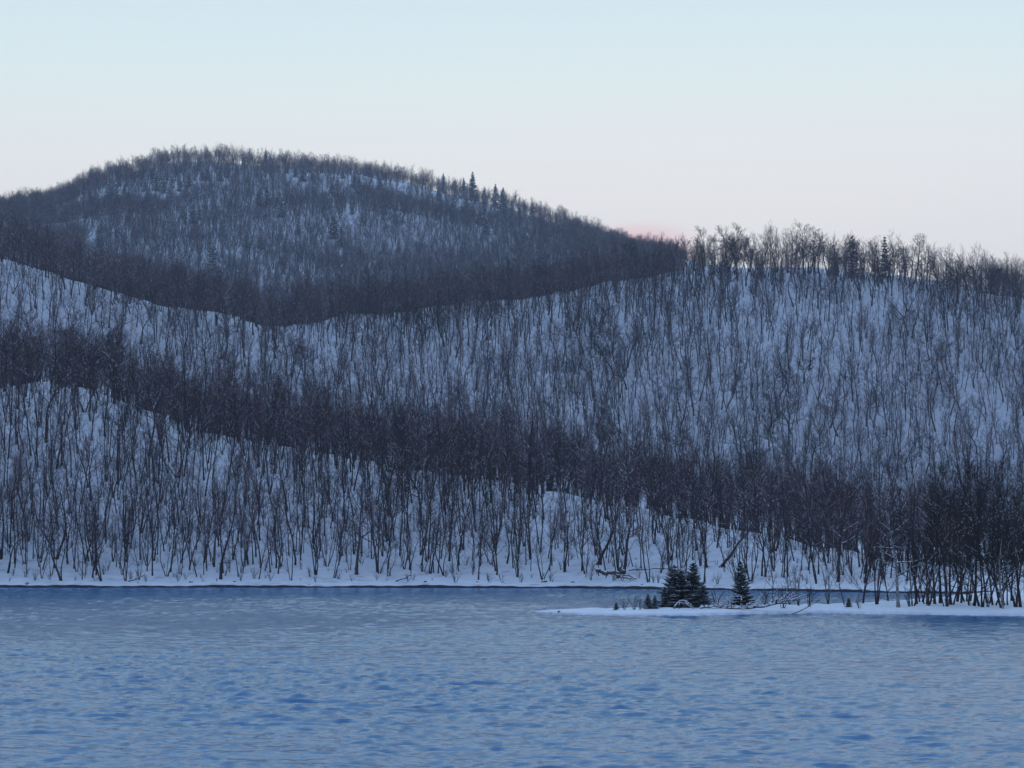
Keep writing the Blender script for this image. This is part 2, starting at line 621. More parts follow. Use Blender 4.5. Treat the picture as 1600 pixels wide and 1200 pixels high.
STYLES = {
    # H height, r trunk radius, stems, first limb, limbs, angles low/high, limb length, upward bend, subs, twigs per sub, snow cover
    'slender': dict(H=13.5, r=.125, stems=1, t0=.28, limbs=16, a=(.85, .45), ll=.24, up=.10, subs=7, tw=9, snow=.24, wob=.06),
    'forked': dict(H=12.5, r=.115, stems=2, t0=.32, limbs=11, a=(.85, .5), ll=.24, up=.09, subs=7, tw=7, snow=.24, wob=.08),
    'clump': dict(H=10.0, r=.10, stems=4, t0=.30, limbs=7, a=(.8, .5), ll=.24, up=.08, subs=6, tw=6, snow=.25, wob=.08),
    'broad': dict(H=13.0, r=.22, stems=1, t0=.36, limbs=15, a=(1.15, .45), ll=.43, up=.11, subs=10, tw=7, snow=.38, wob=.10, tr=.012),
    'bushy': dict(H=12.0, r=.20, stems=2, t0=.40, limbs=11, a=(1.1, .5), ll=.34, up=.09, subs=10, tw=9, snow=.36, wob=.10, tr=.012),
    'oak': dict(H=12.5, r=.24, stems=1, t0=.40, limbs=16, a=(1.15, .55), ll=.44, up=.035, subs=12, tw=9, snow=.10, wob=.12, tr=.021),
    'frosted': dict(H=12.0, r=.20, stems=1, t0=.34, limbs=16, a=(1.2, .5), ll=.42, up=.07, subs=8, tw=6, snow=.72, wob=.12, tr=.012, fat=1.7),
    'shrub': dict(H=2.6, r=.025, stems=7, t0=.3, limbs=4, a=(.7, .5), ll=.3, up=.06, subs=3, tw=3, snow=.2, wob=.12),
    'lean': dict(H=11.0, r=.30, stems=1, t0=.5, limbs=11, a=(1.0, .6), ll=.34, up=.08, subs=8, tw=6, snow=.35, wob=.08),
    'birch': dict(H=11.5, r=.17, stems=1, t0=.28, limbs=22, a=(1.35, .75), ll=.30, up=.015, subs=6, tw=5, snow=.85, wob=.07),
    'stout': dict(H=13.0, r=.08, stems=2, t0=.13, limbs=14, a=(.95, .45), ll=.28, up=.10, subs=9, tw=9, snow=.16, wob=.08),
}


def build_tree(style, seed, lean=(0, 0), over=None):
    P = dict(STYLES[style])
    if over:
        P.update(over)
    rg = np.random.default_rng(seed)
    T, C, S = Geo(), Geo(), Geo()
    for s in range(P['stems']):
        H = P['H'] * (1 if s == 0 else rg.uniform(.7, 1.0))
        r0 = P['r'] * (1 if s == 0 else rg.uniform(.6, .95))
        if P['stems'] == 1:
            d0 = np.array([rg.normal() * .05 + lean[0], rg.normal() * .05 + lean[1], 1])
            p0 = np.array([0, 0, -.4])
        else:
            an = s * 2 * np.pi / P['stems'] + rg.uniform(-.5, .5)
            k = rg.uniform(.05, .22)
            d0 = np.array([math.cos(an) * k + lean[0], math.sin(an) * k + lean[1], 1])
            p0 = np.array([math.cos(an) * r0 * .7, math.sin(an) * r0 * .7, -.4])
        ns = 11
        tr = grow(rg, p0, d0, H + .4, ns, P['wob'], .05)
        tt = np.linspace(0, 1, ns + 1)
        tr_r = r0 * (1 - tt) ** .85 + .012
        tr_r[0] *= 1.45
        tr_r[1] *= 1.06
        T.tube(tr, tr_r, 6, True)
        if P['snow'] > .3:
            snow_on(S, rg, tr, tr_r * .9, .35)
        gold = rg.uniform(0, 6)
        for i in range(P['limbs']):
            t = P['t0'] + (1 - P['t0']) * ((i + rg.uniform(0, .8)) / P['limbs']) ** .9
            t = min(t, .985)
            j = min(int(t * ns), ns - 1)
            fr = t * ns - j
            p = tr[j] * (1 - fr) + tr[j + 1] * fr
            rr = (tr_r[j] * (1 - fr) + tr_r[j + 1] * fr)
            gold += 2.4 + rg.uniform(-.6, .6)
            tl = (t - P['t0']) / (1 - P['t0'])
            ang = P['a'][0] + (P['a'][1] - P['a'][0]) * tl + rg.normal() * .13
            ax = unit(tr[j + 1] - tr[j])
            side = np.array([math.cos(gold), math.sin(gold), 0])
            d = unit(ax * math.cos(ang) + side * math.sin(ang))
            L = H * P['ll'] * (1.12 - .68 * tl) * rg.uniform(.65, 1.2)
            nl = 5
            lb = grow(rg, p, d, L, nl, .12, P['up'])
            lr = np.linspace(min(rr * .62, .028 * L + .012), .010, nl + 1)
            C.tube(lb, lr, 4, True)
            if rg.random() < P['snow'] * 1.4:
                snow_on(S, rg, lb, lr, .92, P.get('fat', 1.0))
            nsub = max(2, int(P['subs'] * (.5 + .5 * L / (H * P['ll']))))
            for k in range(nsub):
                ts = .22 + .78 * (k + rg.random()) / nsub
                ts = min(ts, .99)
                jj = min(int(ts * nl), nl - 1)
                f2 = ts * nl - jj
                ps = lb[jj] * (1 - f2) + lb[jj + 1] * f2
                ds = swerve(rg, unit(lb[jj + 1] - lb[jj]), rg.uniform(.45, .95))
                Ls = L * rg.uniform(.28, .52) * (1.15 - .5 * ts)
                sb = grow(rg, ps, ds, Ls, 3, .14, P['up'] * 1.2)
                srr = np.array([max(.016, lr[jj] * .6), .014, .010, .006])
                C.tube(sb, srr, 3, True)
                if rg.random() < P['snow'] * .5:
                    snow_on(S, rg, sb, srr, .8)
                for w in range(P['tw']):
                    tw = rg.uniform(.15, 1)
                    j3 = min(int(tw * 3), 2)
                    f3 = tw * 3 - j3
                    pt = sb[j3] * (1 - f3) + sb[j3 + 1] * f3
                    dt = swerve(rg, unit(sb[j3 + 1] - sb[j3]), rg.uniform(.3, .9))
                    dt = unit(dt + np.array([0, 0, .2]))
                    C.spike(pt, pt + dt * Ls * rg.uniform(.3, .7), P.get('tr', .008))
    return T, C, S


def build_conifer(seed, H=4.0, width=1.15, whorls=13, snow=.45, sparse=0.0):
    rg = np.random.default_rng(seed)
    T, C, S = Geo(), Geo(), Geo()
    tr = np.array([[0, 0, -.3], [rg.normal() * .02, rg.normal() * .02, H * .5], [0, 0, H]])
    T.tube(tr, [H * .022 + .01, H * .014, .01], 6)
    up = np.array([0, 0, 1.0])
    for i in range(whorls):
        t = i / (whorls - 1)
        z = H * (.05 + .91 * t)
        nb = int(11 - 5 * t)
        L0 = width * (1 - t) ** .68 + .05 * H / 4
        off = rg.uniform(0, 6)
        for b in range(nb):
            if rg.random() < sparse:
                continue
            an = off + b * 2 * np.pi / nb + rg.uniform(-.25, .25)
            L = L0 * rg.uniform(.68, 1.15)
            dz = -.22 + .75 * t
            d = unit(np.array([math.cos(an), math.sin(an), dz]))
            zz = z + rg.uniform(-.5, .5) * H / whorls * .6
            sp = grow(rg, [0, 0, zz], d, L, 4, .06, .05 if t < .7 else 0.02)
            C.tube(sp, np.array([.018, .014, .01, .008, .004]) * H / 4, 3)
            sn = rg.random() < snow
            if sn:
                kk = max(1, int(round(4 * rg.uniform(.1, .5))))
                lp = sp[kk:] + up * .05 * H / 4
                S.tube(lp, np.linspace(.055, .025, len(lp)) * H / 4 * (2.5 if snow > .9 else .9), 4)
            nf = max(3, int(7 * L / width + 2))
            for k in range(nf):
                ts = .18 + .82 * k / (nf - 1)
                j = min(int(ts * 4), 3)
                fr = ts * 4 - j
                p = sp[j] * (1 - fr) + sp[j + 1] * fr
                ax = unit(sp[j + 1] - sp[j])
                sd = unit(np.cross(ax, up))
                fl = (.40 * L * (1.15 - ts) + .10 * H / 4)
                for s in (-1, 1):
                    q = p + unit(ax * .75 + sd * s * rg.uniform(.6, 1.0) + up * rg.uniform(-.25, .05)) * fl
                    C.blade(p, q, .06 * H / 4 + fl * .16, up)
                    if sn and rg.random() < .75:
                        m = np.array([0, 0, .035 * H / 4])
                        S.blade(p + m, p + (q - p) * rg.uniform(.7, 1.0) + m, .06 * H / 4 + fl * .14, up)
            q = sp[-1] + unit(sp[-1] - sp[-2]) * .14 * H / 4
            C.blade(sp[-2], q, .07 * H / 4, up)
    C.spike([0, 0, H * .93], [0, 0, H * 1.03], .03 * H / 4)
    return T, C, S


PROTO = {}        # style -> list of (trunk mesh, crown mesh, snow mesh)
COMBO = {}        # style -> list of whole-tree meshes for the far woods


def register(style, tri, bark, twig, combo=True):
    T, C, S = tri
    PROTO.setdefault(style, []).append((T.mesh('trunk', bark, True), C.mesh('crown', twig), S.mesh('snow', M_BOUGH) if S.f else None))
    if combo:
        o1, o2 = len(T.v), len(T.v) + len(C.v)
        f = T.f + [tuple(a + o1 for a in x) for x in C.f] + [tuple(a + o2 for a in x) for x in S.f]
        mi = [0] * len(T.f) + [1] * len(C.f) + [2] * len(S.f)
        COMBO.setdefault(style, []).append(mesh_np('tree_' + style, T.v + C.v + S.v, f, [bark, twig, M_BOUGH], False, mi))


for s, k in (('slender', 5), ('forked', 4), ('clump', 3), ('broad', 5), ('bushy', 4), ('oak', 4), ('frosted', 4), ('shrub', 3)):
    for i in range(k):
        register(s, build_tree(s, 100 + 17 * i + len(s)), M_BARK, M_TWIG)
for i in range(5):
    register('stout', build_tree('stout', 700 + i), M_BARK, M_TWIG2, False)
for i in range(4):
    register('conifer', build_conifer(300 + i, 4.0, (1.45, 1.35, 1.5, 1.15)[i], 19, .6, .10), M_BARK, M_NEED, False)
for i in range(3):
    register('ridge_conifer', build_conifer(350 + i, 11.0, (1.7, 1.5, 1.9)[i], 14, .12, .15), M_BARK, M_NEED, False)
    register('snowy_conifer', build_conifer(330 + i, 11.0, (2.3, 2.0, 2.6)[i], 13, 1.0, .1), M_BARK, M_NEED, False)


def place(name, tri, loc, rz=0.0, sc=1.0, tilt=(0, 0), szz=None):
    o = bpy.data.objects.new(name, None)
    COL.objects.link(o)
    o.empty_display_size = .5
    o.location = loc
    o.rotation_euler = (tilt[0], tilt[1], rz)
    o.scale = (sc, sc, szz or sc)
    T, C, S = tri
    link(bpy.data.objects.new('trunk', T), o)
    c = link(bpy.data.objects.new('crown', C), o)
    if S:
        link(bpy.data.objects.new('snow', S), c)['kind'] = 'stuff'
    return o


def hill_point(u, y, d0, d1):
    """first depth between d0 and d1 where the hill shows on row y"""
    ds = np.linspace(d0, d1, 700)
    r = row_of(height(np.full_like(ds, u), ds), ds)
    k = np.argmax(r <= y)
    return ds[k] if (r <= y).any() else ds[np.argmin(r)]


def on_hill(u, d, sink=.1):
    z = float(height(np.array([u]), np.array([d]))[0]) - sink
    return (float(xw(u, d)), float(d), z)


# ------------------------------------------------------------------ bare trees of the near slope, one by one
def zone(u):
    return ('at the left end' if u < 180 else 'left of centre' if u < 430 else 'in the middle' if u < 680
            else 'right of the middle' if u < 900 else 'above the driftwood pile' if u < 1030
            else 'behind the spruces' if u < 1190 else 'behind the fallen tree' if u < 1330 else 'behind the thicket')


FORM = {'slender': 'slim bare tree', 'forked': 'forked bare tree', 'clump': 'many-stemmed bare tree', 'broad': 'wide-crowned bare tree', 'bushy': 'twiggy bare tree', 'oak': 'round-crowned bare tree'}


def build(sc, lean, lo, hi):
    t = (sc - lo) / (hi - lo)
    return ('short ' if t < .3 else 'tall ' if t > .7 else ''), ('leaning left' if lean < -.03 else 'leaning right' if lean > .03 else 'upright')


rr = random.Random(3)
G_SLOPE = 'bare trees on the near slope'
shore_list = []
u = -6.0
while u < 1420:
    shore_list.append(u)
    u += rr.uniform(14, 42) * (1.3 if u > 850 else 1)
n_shore = 0
for u in shore_list:
    if 905 < u < 925 or 925 < u < 1000 and rr.random() < .6:
        continue
    n_shore += 1
    st = rr.choices(['slender', 'forked', 'clump', 'broad', 'bushy'], [4, 4, 2, 2, 2])[0]
    s = float(SHORE(np.array([u]))[0])
    d = s + rr.uniform(4, 15)
    o = place('bare_tree', rr.choice(PROTO[st]), on_hill(u, d), rr.uniform(0, 6.28), rr.uniform(.55, 1.05), (rr.gauss(0, .05), rr.gauss(0, .08)))
    tag(o, FORM[st] + ', ' + ordinal(n_shore) + ' from left in the row along the far waterline', 'tree', G_SLOPE)

pts = []
tries = 0
while len(pts) < 175 and tries < 40000:
    tries += 1
    u = rr.uniform(-20, 1400)
    w = float(W_A(np.array([u]))[0])
    t = rr.random() ** .9
    if u > 850 and rr.random() < .45:
        continue
    s = float(SHORE(np.array([u]))[0])
    d = s + 15 + t * (w - 17)
    if all((xw(u, d) - xw(a, b)) ** 2 + (d - b) ** 2 > 2.9 ** 2 for a, b, _ in pts):
        pts.append((u, d, t))
for u, d, t in pts:
    st = rr.choices(['slender', 'forked', 'clump', 'broad', 'bushy'], [8, 4, 1.5, 1.2, 1.2])[0]
    row = 'low on' if t < .33 else 'halfway up' if t < .7 else 'high on'
    sc, ln = rr.uniform(.72, 1.15) * (.8 if u > 850 else 1), rr.gauss(0, .065)
    o = place('bare_tree', rr.choice(PROTO[st]), on_hill(u, d), 0, sc, (rr.gauss(0, .04), ln))
    for c in o.children:
        c.rotation_euler.z = rr.uniform(0, 6.28) if c == o.children[0] else o.children[0].rotation_euler.z
    sz, le = build(sc, ln, .75, 1.12)
    tag(o, sz + FORM[st] + ' ' + le + ' ' + row + ' the near slope, ' + zone(u), 'tree', G_SLOPE)

# three dark leaning trees, near the driftwood pile
for u, y, lx, sc, lab in ((932, 882, .62, .92, 'thick dark trunk leaning far right above the driftwood pile'),
                          (973, 897, .26, .95, 'thick dark trunk leaning slightly right, just right of the driftwood pile'),
                          (1122, 886, .50, .85, 'thick dark leaning tree above the gap between the spruces')):
    s = float(SHORE(np.array([u]))[0])
    d = hill_point(u, y, s + 2, s + 45)
    T, C, S = build_tree('lean', 900 + u, (lx, 0))
    tri = (T.mesh('trunk', M_BARK, True), C.mesh('crown', M_TWIG), S.mesh('snow', M_BOUGH))
    tag(place('leaning_tree', tri, on_hill(u, d), 0, sc), lab, 'tree', G_SLOPE)

# ------------------------------------------------------------------ trees on the skyline of the middle hill
u = 1030.0
sky_list = []
while u < 1600:
    sky_list.append(u)
    u += rr.uniform(9, 26)
for i, u in enumerate(sky_list):
    st = rr.choices(['oak', 'broad', 'slender'], [6, 2, 2])[0]
    d = float(R_D(np.array([u]))[0]) - rr.uniform(-6, 10)
    o = place('bare_tree', rr.choice(PROTO[st]), on_hill(u, d), rr.uniform(0, 6.28), rr.uniform(.8, 1.25), (rr.gauss(0, .03), rr.gauss(0, .04)))
    tag(o, FORM[st] + ' against the sky, ' + ordinal(i + 1) + ' from the left along the ridge', 'tree', 'bare trees along the ridge')

# ------------------------------------------------------------------ trees and things on the spit


def on_spit(u, d, sink=.05):
    return (float(xw(u, d)), float(d), float(spit_z(u, d)) - sink)


n_sp = 0
lst = []
for u in (1206, 1232, 1246, 1292, 1318, 1346, 1368, 1386):
    lst.append((u, rr.uniform(.25, .8)))
u = 1424.0
while u < 1640:
    lst.append((u, rr.uniform(.06, .8)))
    u += rr.uniform(4.0, 9.5)
for u, t in lst:
    f, b = float(SP_F(np.array([u]))[0]), float(SP_B(np.array([u]))[0])
    d = f + 2.5 + (min(b - f, 45) - 4) * t
    n_sp += 1
    thick = u > 1330
    st = 'stout' if thick and rr.random() < .8 else rr.choice(['forked', 'clump', 'slender'])
    sc = rr.uniform(.85, 1.08) * (1 if u > 1420 else .85 if thick else .55)
    sc *= min(1.0, .80 + max(0, u - 1330) / 900)
    o = place('bare_tree', rr.choice(PROTO[st]), on_spit(u, d), rr.uniform(0, 6.28), sc, (rr.gauss(0, .05), rr.gauss(0, .08)))
    tag(o, (FORM.get(st) or 'dense olive-brown bare tree') + ', ' + ordinal(n_sp) + ' rightward from the lone spruce on the spit', 'tree', 'bare trees on the spit')

T, C, S = build_tree('birch', 41)
o = place('bare_tree', (T.mesh('trunk', M_PALE, True), C.mesh('crown', M_TWIG2), S.mesh('snow', M_BOUGH)), on_spit(1402, 213.5), .6, .86)
tag(o, 'pale tree with snow-laden level branches standing before the thicket on the spit', 'tree')
T, C, S = build_tree('slender', 47, (.02, 0), dict(H=7, r=.11, limbs=9, snow=.5))
o = place('bare_tree', (T.mesh('trunk', M_PALE, True), C.mesh('crown', M_TWIG2), S.mesh('snow', M_BOUGH)), on_spit(1565, 209.5), 0, .95)
tag(o, 'thin pale-barked tree in front of the thicket near the right edge', 'tree')

SPR = [(1052, 214.0, 3.95, 0, 'tall dark spruce, left one of the dense clump on the spit'),
       (1080, 214.6, 4.0, 1, 'tall dark spruce, right one of the dense clump on the spit'),
       (1066, 213.2, 3.5, 2, 'mid-sized spruce in the middle of the dense clump on the spit'),
       (1097, 212.6, 2.1, 0, 'low bushy spruce at the right foot of the dense clump'),
       (1038, 213.0, 2.0, 3, 'low bushy spruce at the left foot of the dense clump'),
       (1158, 216.0, 4.05, 3, 'lone pointed spruce standing right of the dense clump on the spit'),
       (1012, 211.5, 1.45, 1, 'knee-high dark spruce left of the dense clump, further from the clump'),
       (1022, 210.6, 1.25, 3, 'small spruce left of the dense clump, nearer to the clump'),
       (962, 210.5, .72, 2, 'tiny spruce seedling out towards the tip of the spit'),
       (1324, 214.5, .85, 2, 'tiny spruce under the bare trees right of the fallen tree')]
for u, d, h, k, lab in SPR:
    o = place('spruce_tree', PROTO['conifer'][k], on_spit(u, d), rr.uniform(0, 6), h / 4.0 * (1.2 if u < 1120 and h > 2 else 1.0 if h > 2 else 1.15), (rr.gauss(0, .03), rr.gauss(0, .03)), h / 4.0)
    tag(o, lab, 'spruce', 'spruces on the spit')

for u, d, s, lab in ((975, 212, .52, 'thin leafless shrub beside the tiny spruce seedling'), (990, 213, .6, 'thin leafless shrub midway between seedling and small spruces'),
                     (999, 212.4, .5, 'thin leafless shrub next to the small spruces'), (1118, 214, .75, 'twiggy leafless shrub just right of the spruce clump'),
                     (1196, 215, .8, 'twiggy leafless shrub right of the lone spruce'), (1222, 214, 1.0, 'tall twiggy shrub at the fallen tree crown'),
                     (1262, 215, .9, 'twiggy shrub right of the fallen tree'), (1340, 213, .55, 'low shrub before the first thicket trees'),
                     (1418, 214, .9, 'low shrub just right of the pale snow-laden tree'), (1447, 216, 1.1, 'shrub among thicket trunks, left of the thicket middle'),
                     (1478, 214, .8, 'low shrub at the thicket foot near its middle'), (1512, 217, 1.2, 'taller shrub among the trunks right of the thicket middle'),
                     (1541, 213, .8, 'low shrub left of the thin pale-barked tree'), (1584, 214, 1.0, 'shrub right of the thin pale-barked tree')):
    o = place('bare_shrub', rr.choice(PROTO['shrub']), on_spit(u, d), rr.uniform(0, 6), s)
    tag(o, lab, 'shrub', 'bare shrubs on the spit')


def wood_thing(name, label, cat, limbs, mat, loc, snow=.8, fat=1.1):
    """a fallen tree or root: a list of (points, base radius, tip radius)"""
    root = bpy.data.objects.new(name, None)
    COL.objects.link(root)
    root.location = loc
    rg = np.random.default_rng(len(label))
    S = Geo()
    for i, (pts, r0, r1) in enumerate(limbs):
        g = Geo()
        p = np.array(pts, float)
        t = np.linspace(0, len(p) - 1, (len(p) - 1) * 3 + 1)
        pp = np.stack([np.interp(t, np.arange(len(p)), p[:, k]) for k in range(3)], 1)
        pp[1:-1] += rg.normal(size=(len(pp) - 2, 3)) * r0 * .35
        ra = np.linspace(r0, r1, len(pp))
        g.tube(pp, ra, 7 if i == 0 else 5)
        link(bpy.data.objects.new('log' if i == 0 else 'branch', g.mesh('log' if i == 0 else 'branch', mat, True)), root)
        snow_on(S, rg, pp, ra, snow, fat)
    if S.f:
        link(bpy.data.objects.new('snow', S.mesh('snow', M_BOUGH, True)), root)['kind'] = 'stuff'
    tag(root, label, cat)
    return root


# snow-covered arch of branches in front of the spruce clump
wood_thing('fallen_branch', 'snow-coated tangle of arched branches in front of the spruce clump', 'branch',
           [([(-.85, 0, -.05), (-.55, .1, .45), (-.2, .1, .75), (.25, 0, .72), (.75, -.1, .35), (.95, -.1, 0)], .055, .03),
            ([(-.5, .1, .5), (-.75, -.1, .3), (-.8, -.2, 0)], .04, .02), ([(-.2, .1, .7), (-.35, -.1, .35), (-.3, -.2, 0)], .04, .02),
            ([(.2, 0, .7), (.35, -.2, .4), (.6, -.2, .3), (.8, -.25, .02)], .04, .02), ([(.1, 0, .72), (.0, 0, .4), (.15, -.1, .05)], .03, .02),
            ([(-.3, 0, .6), (.1, -.1, .5), (.5, -.1, .5)], .03, .015)], M_WOOD, on_spit(1066, 209.4), 1.0, 1.6)
rg = np.random.default_rng(77)
limbs = [([(-3.2, .3, .05), (-1.2, .1, .18), (.8, 0, .25), (2.6, -.1, .55), (4.2, 0, 1.0)], .11, .03)]
for i in range(20):
    t = rg.uniform(.15, 1)
    x = -3.2 + 7.2 * t
    z = .1 + .7 * t ** 2
    dx, dz = rg.uniform(-.2, 1.6), rg.uniform(.1, 1.3)
    limbs.append(([(x, 0, z), (x + dx * .5, rg.uniform(-.5, .5), z + dz * .6), (x + dx, rg.uniform(-.8, .8), z + dz)], .055, .02))
wood_thing('fallen_tree', 'fallen snow-covered tree lying right of the lone spruce on the spit', 'fallen tree', limbs, M_WOOD, on_spit(1166, 210.8), .95, 1.7)
wood_thing('fallen_log', 'low snowy log between the spruce clump and the lone spruce', 'log',
           [([(-1.4, 0, .05), (0, .1, .12), (1.6, 0, .06)], .08, .05), ([(.2, 0, .1), (.6, -.2, .4)], .03, .012)], M_WOOD, on_spit(1136, 210.2), .9)
wood_thing('leaning_branch', 'thin snowy pole leaning up left from the ground at the forked spit trees', 'branch',
           [([(-2.0, 0, 0), (-.6, .1, .55), (1.4, .1, 1.7)], .05, .03)], M_WOOD, on_spit(1262, 210), .95)

rg = np.random.default_rng(78)
limbs = [([(-1.5, .2, .05), (-.3, 0, .22), (1.0, 0, .12), (1.7, -.1, .3)], .08, .03)]
for i in range(10):
    x = rg.uniform(-1.2, 1.4)
    dx, dz = rg.uniform(-.9, .9), rg.uniform(.15, .75)
    limbs.append(([(x, 0, .12), (x + dx * .5, rg.uniform(-.3, .3), .1 + dz * .8), (x + dx, rg.uniform(-.5, .4), dz)], .05, .02))
wood_thing('fallen_branch', 'snowy heap of fallen branches between the spruce clump and lone spruce', 'branch', limbs, M_WOOD, on_spit(1120, 210.4), .95, 1.7)

# driftwood pile on the far waterline
dd = float(SHORE(np.array([965.]))[0]) + 5.0
wood_thing('driftwood_pile', 'dark uprooted stump and snowy driftwood on the far waterline behind the spit', 'driftwood',
           [([(-3.0, 0, 1.6), (-1.4, 0, 1.2), (.2, .2, 1.25), (1.0, .2, 1.7)], .30, .16), ([(.3, .2, 1.3), (.5, .2, 2.3), (.4, .2, 3.3)], .20, .08),
            ([(-.8, 0, 1.2), (.8, -.2, .7), (2.4, -.3, .25)], .15, .08), ([(-.2, 0, 1.0), (1.6, .3, .9), (3.0, .4, .1)], .12, .06),
            ([(-3.0, 0, 1.6), (-3.4, .2, 2.0)], .10, .03), ([(-2.6, 0, 1.4), (-3.3, -.4, .9)], .10, .03), ([(-1.4, 0, 1.1), (-1.9, -.5, .3)], .09, .04),
            ([(.2, -.3, .9), (.6, -.5, .1)], .09, .05), ([(.9, -.3, .7), (.5, -.6, 0)], .07, .04), ([(1.4, -.3, .6), (1.9, -.6, 0)], .07, .04)],
           M_WOOD, on_hill(965, dd), .55, .9)
d2 = float(SHORE(np.array([1010.]))[0]) + 13
wood_thing('fallen_log', 'long thin log lying level on the bank right of the driftwood pile', 'log',
           [([(-2.6, 0, .3), (0, 0, .45), (3.2, .2, .6)], .10, .05)], M_WOOD, on_hill(1010, d2), .4)
for u, off, L, ang, lab in ((352, 17, 2.2, .35, 'short dark log propped on the snow bank left of centre'),
                            (632, 4.5, 2.4, .5, 'leaning stick of deadwood at the waterline in the middle'),
                            (215, 4, 2.8, .45, 'thin deadwood slanting over the waterline near the left end')):
    d3 = float(SHORE(np.array([u]))[0]) + off
    wood_thing('fallen_log', lab, 'log', [([(-L / 2, 0, 0), (0, .1, L * ang * .4), (L / 2, .1, L * ang)], .11, .05), ([(.1, 0, L * ang * .4), (.6, -.2, L * ang * .3)], .04, .02)],
               M_WOOD, on_hill(u, d3), .4)


def rock(label, loc, s, seed):
    rg = np.random.default_rng(seed)
    import bmesh
    bm = bmesh.new()
    bmesh.ops.create_icosphere(bm, subdivisions=3, radius=1)
    k = rg.normal(size=(6, 3))
    for v in bm.verts:
        c = np.array(v.co)
        f = 1 + .16 * sum(math.sin(float(np.dot(kk, c)) * 1.8 + i) for i, kk in enumerate(k)) / 2
        v.co = Vector(c * f)
        v.co.x *= s
        v.co.y *= s * .8
        v.co.z *= s * .55
    me = bpy.data.meshes.new('rock')
    bm.to_mesh(me)
    bm.free()
    me.materials.append(M_ROCK)
    me.materials.append(M_BOUGH)
    for p in me.polygons:
        p.use_smooth = True
        if p.normal.z > .72:
            p.material_index = 1
    o = bpy.data.objects.new('rock', me)
    COL.objects.link(o)
    o.location = loc
    o.rotation_euler.z = rg.uniform(0, 6)
    return tag(o, label, 'rock')


rock('small dark rock on the snow near the tip of the spit', on_spit(873, 212.6, 0.0), .17, 1)
for u, off, s, lab in ((850, 4.5, .55, 'dark snow-capped rock on the far waterline left of the driftwood, larger of two'),
                       (895, 3.0, .30, 'small dark rock on the far waterline just left of the driftwood'),
                       (300, 3.0, .35, 'small dark rock at the far waterline left of centre')):
    rock(lab, on_hill(u, float(SHORE(np.array([u]))[0]) + off, -.1 * s), s, int(u))

n_st = 0
for u in sorted(rr.uniform(20, 1200) for k in range(12)):
    if 830 < u < 1000:
        continue
    n_st += 1
    sz = rr.uniform(.14, .32)
    rock('small dark stone at the foot of the far bank, %s stone from the left' % ordinal(n_st), on_hill(u, float(SHORE(np.array([u]))[0]) + rr.uniform(.5, 3.5), -.1 * sz), sz, int(u * 7))['group'] = 'stones along the far bank'

# ------------------------------------------------------------------ conifers on the hills, one by one
CON = [  # u, row of the foot, height in rows, hill
    (330, 424, 44, 'E'), (283, 342, 26, 'E'), (298, 350, 34, 'E'), (308, 344, 26, 'E'), (222, 300, 26, 'E'), (240, 298, 32, 'E'), (252, 302, 30, 'E'),
    (264, 296, 24, 'E'), (292, 290, 24, 'E'), (308, 268, 24, 'E'), (312, 282, 20, 'E'), (340, 284, 28, 'E'), (378, 266, 24, 'E'), (412, 266, 28, 'E'),
    (404, 312, 20, 'E'), (412, 324, 18, 'E'), (437, 340, 34, 'E'), (382, 386, 28, 'E'), (405, 390, 34, 'E'), (436, 376, 26, 'E'), (464, 368, 26, 'E'),
    (520, 372, 40, 'E'), (532, 386, 32, 'E'), (533, 280, 22, 'E'), (447, 448, 22, 'E'), (413, 456, 24, 'E'), (402, 486, 28, 'E'), (592, 422, 32, 'E'),
    (612, 424, 28, 'E'), (684, 416, 32, 'E'), (722, 402, 28, 'E'), (792, 416, 26, 'E'), (598, 398, 24, 'E'), (332, 328, 18, 'E'), (150, 380, 30, 'E'),
    (165, 290, 22, 'E'), (190, 310, 24, 'E'),
    (692, 296, 28, 'E'), (710, 300, 24, 'E'), (724, 306, 28, 'E'), (738, 314, 40, 'E'), (757, 316, 24, 'E'), (774, 324, 32, 'E'), (786, 334, 36, 'E'),
    (800, 344, 30, 'E'), (812, 348, 28, 'E'), (832, 346, 26, 'E'),
    (434, 632, 52, 'B'), (902, 716, 46, 'B'), (1335, 436, 58, 'D'), (1386, 440, 58, 'D'), (1306, 436, 42, 'D'), (530, 660, 30, 'B')]
for k in range(46):          # the rest of the frosted conifers, thick left of the summit and along the shoulder
    cu = rr.choice([rr.gauss(270, 90), rr.uniform(130, 640), rr.gauss(770, 60)])
    if 60 < cu < 860:
        top = float(Y_E(np.array([cu]))[0])
        CON.append((round(cu), top + 6 + abs(rr.gauss(0, 45)), rr.uniform(20, 34), 'E'))
FARCON, ZN = [], {}
CON.sort(key=lambda c: c[0])
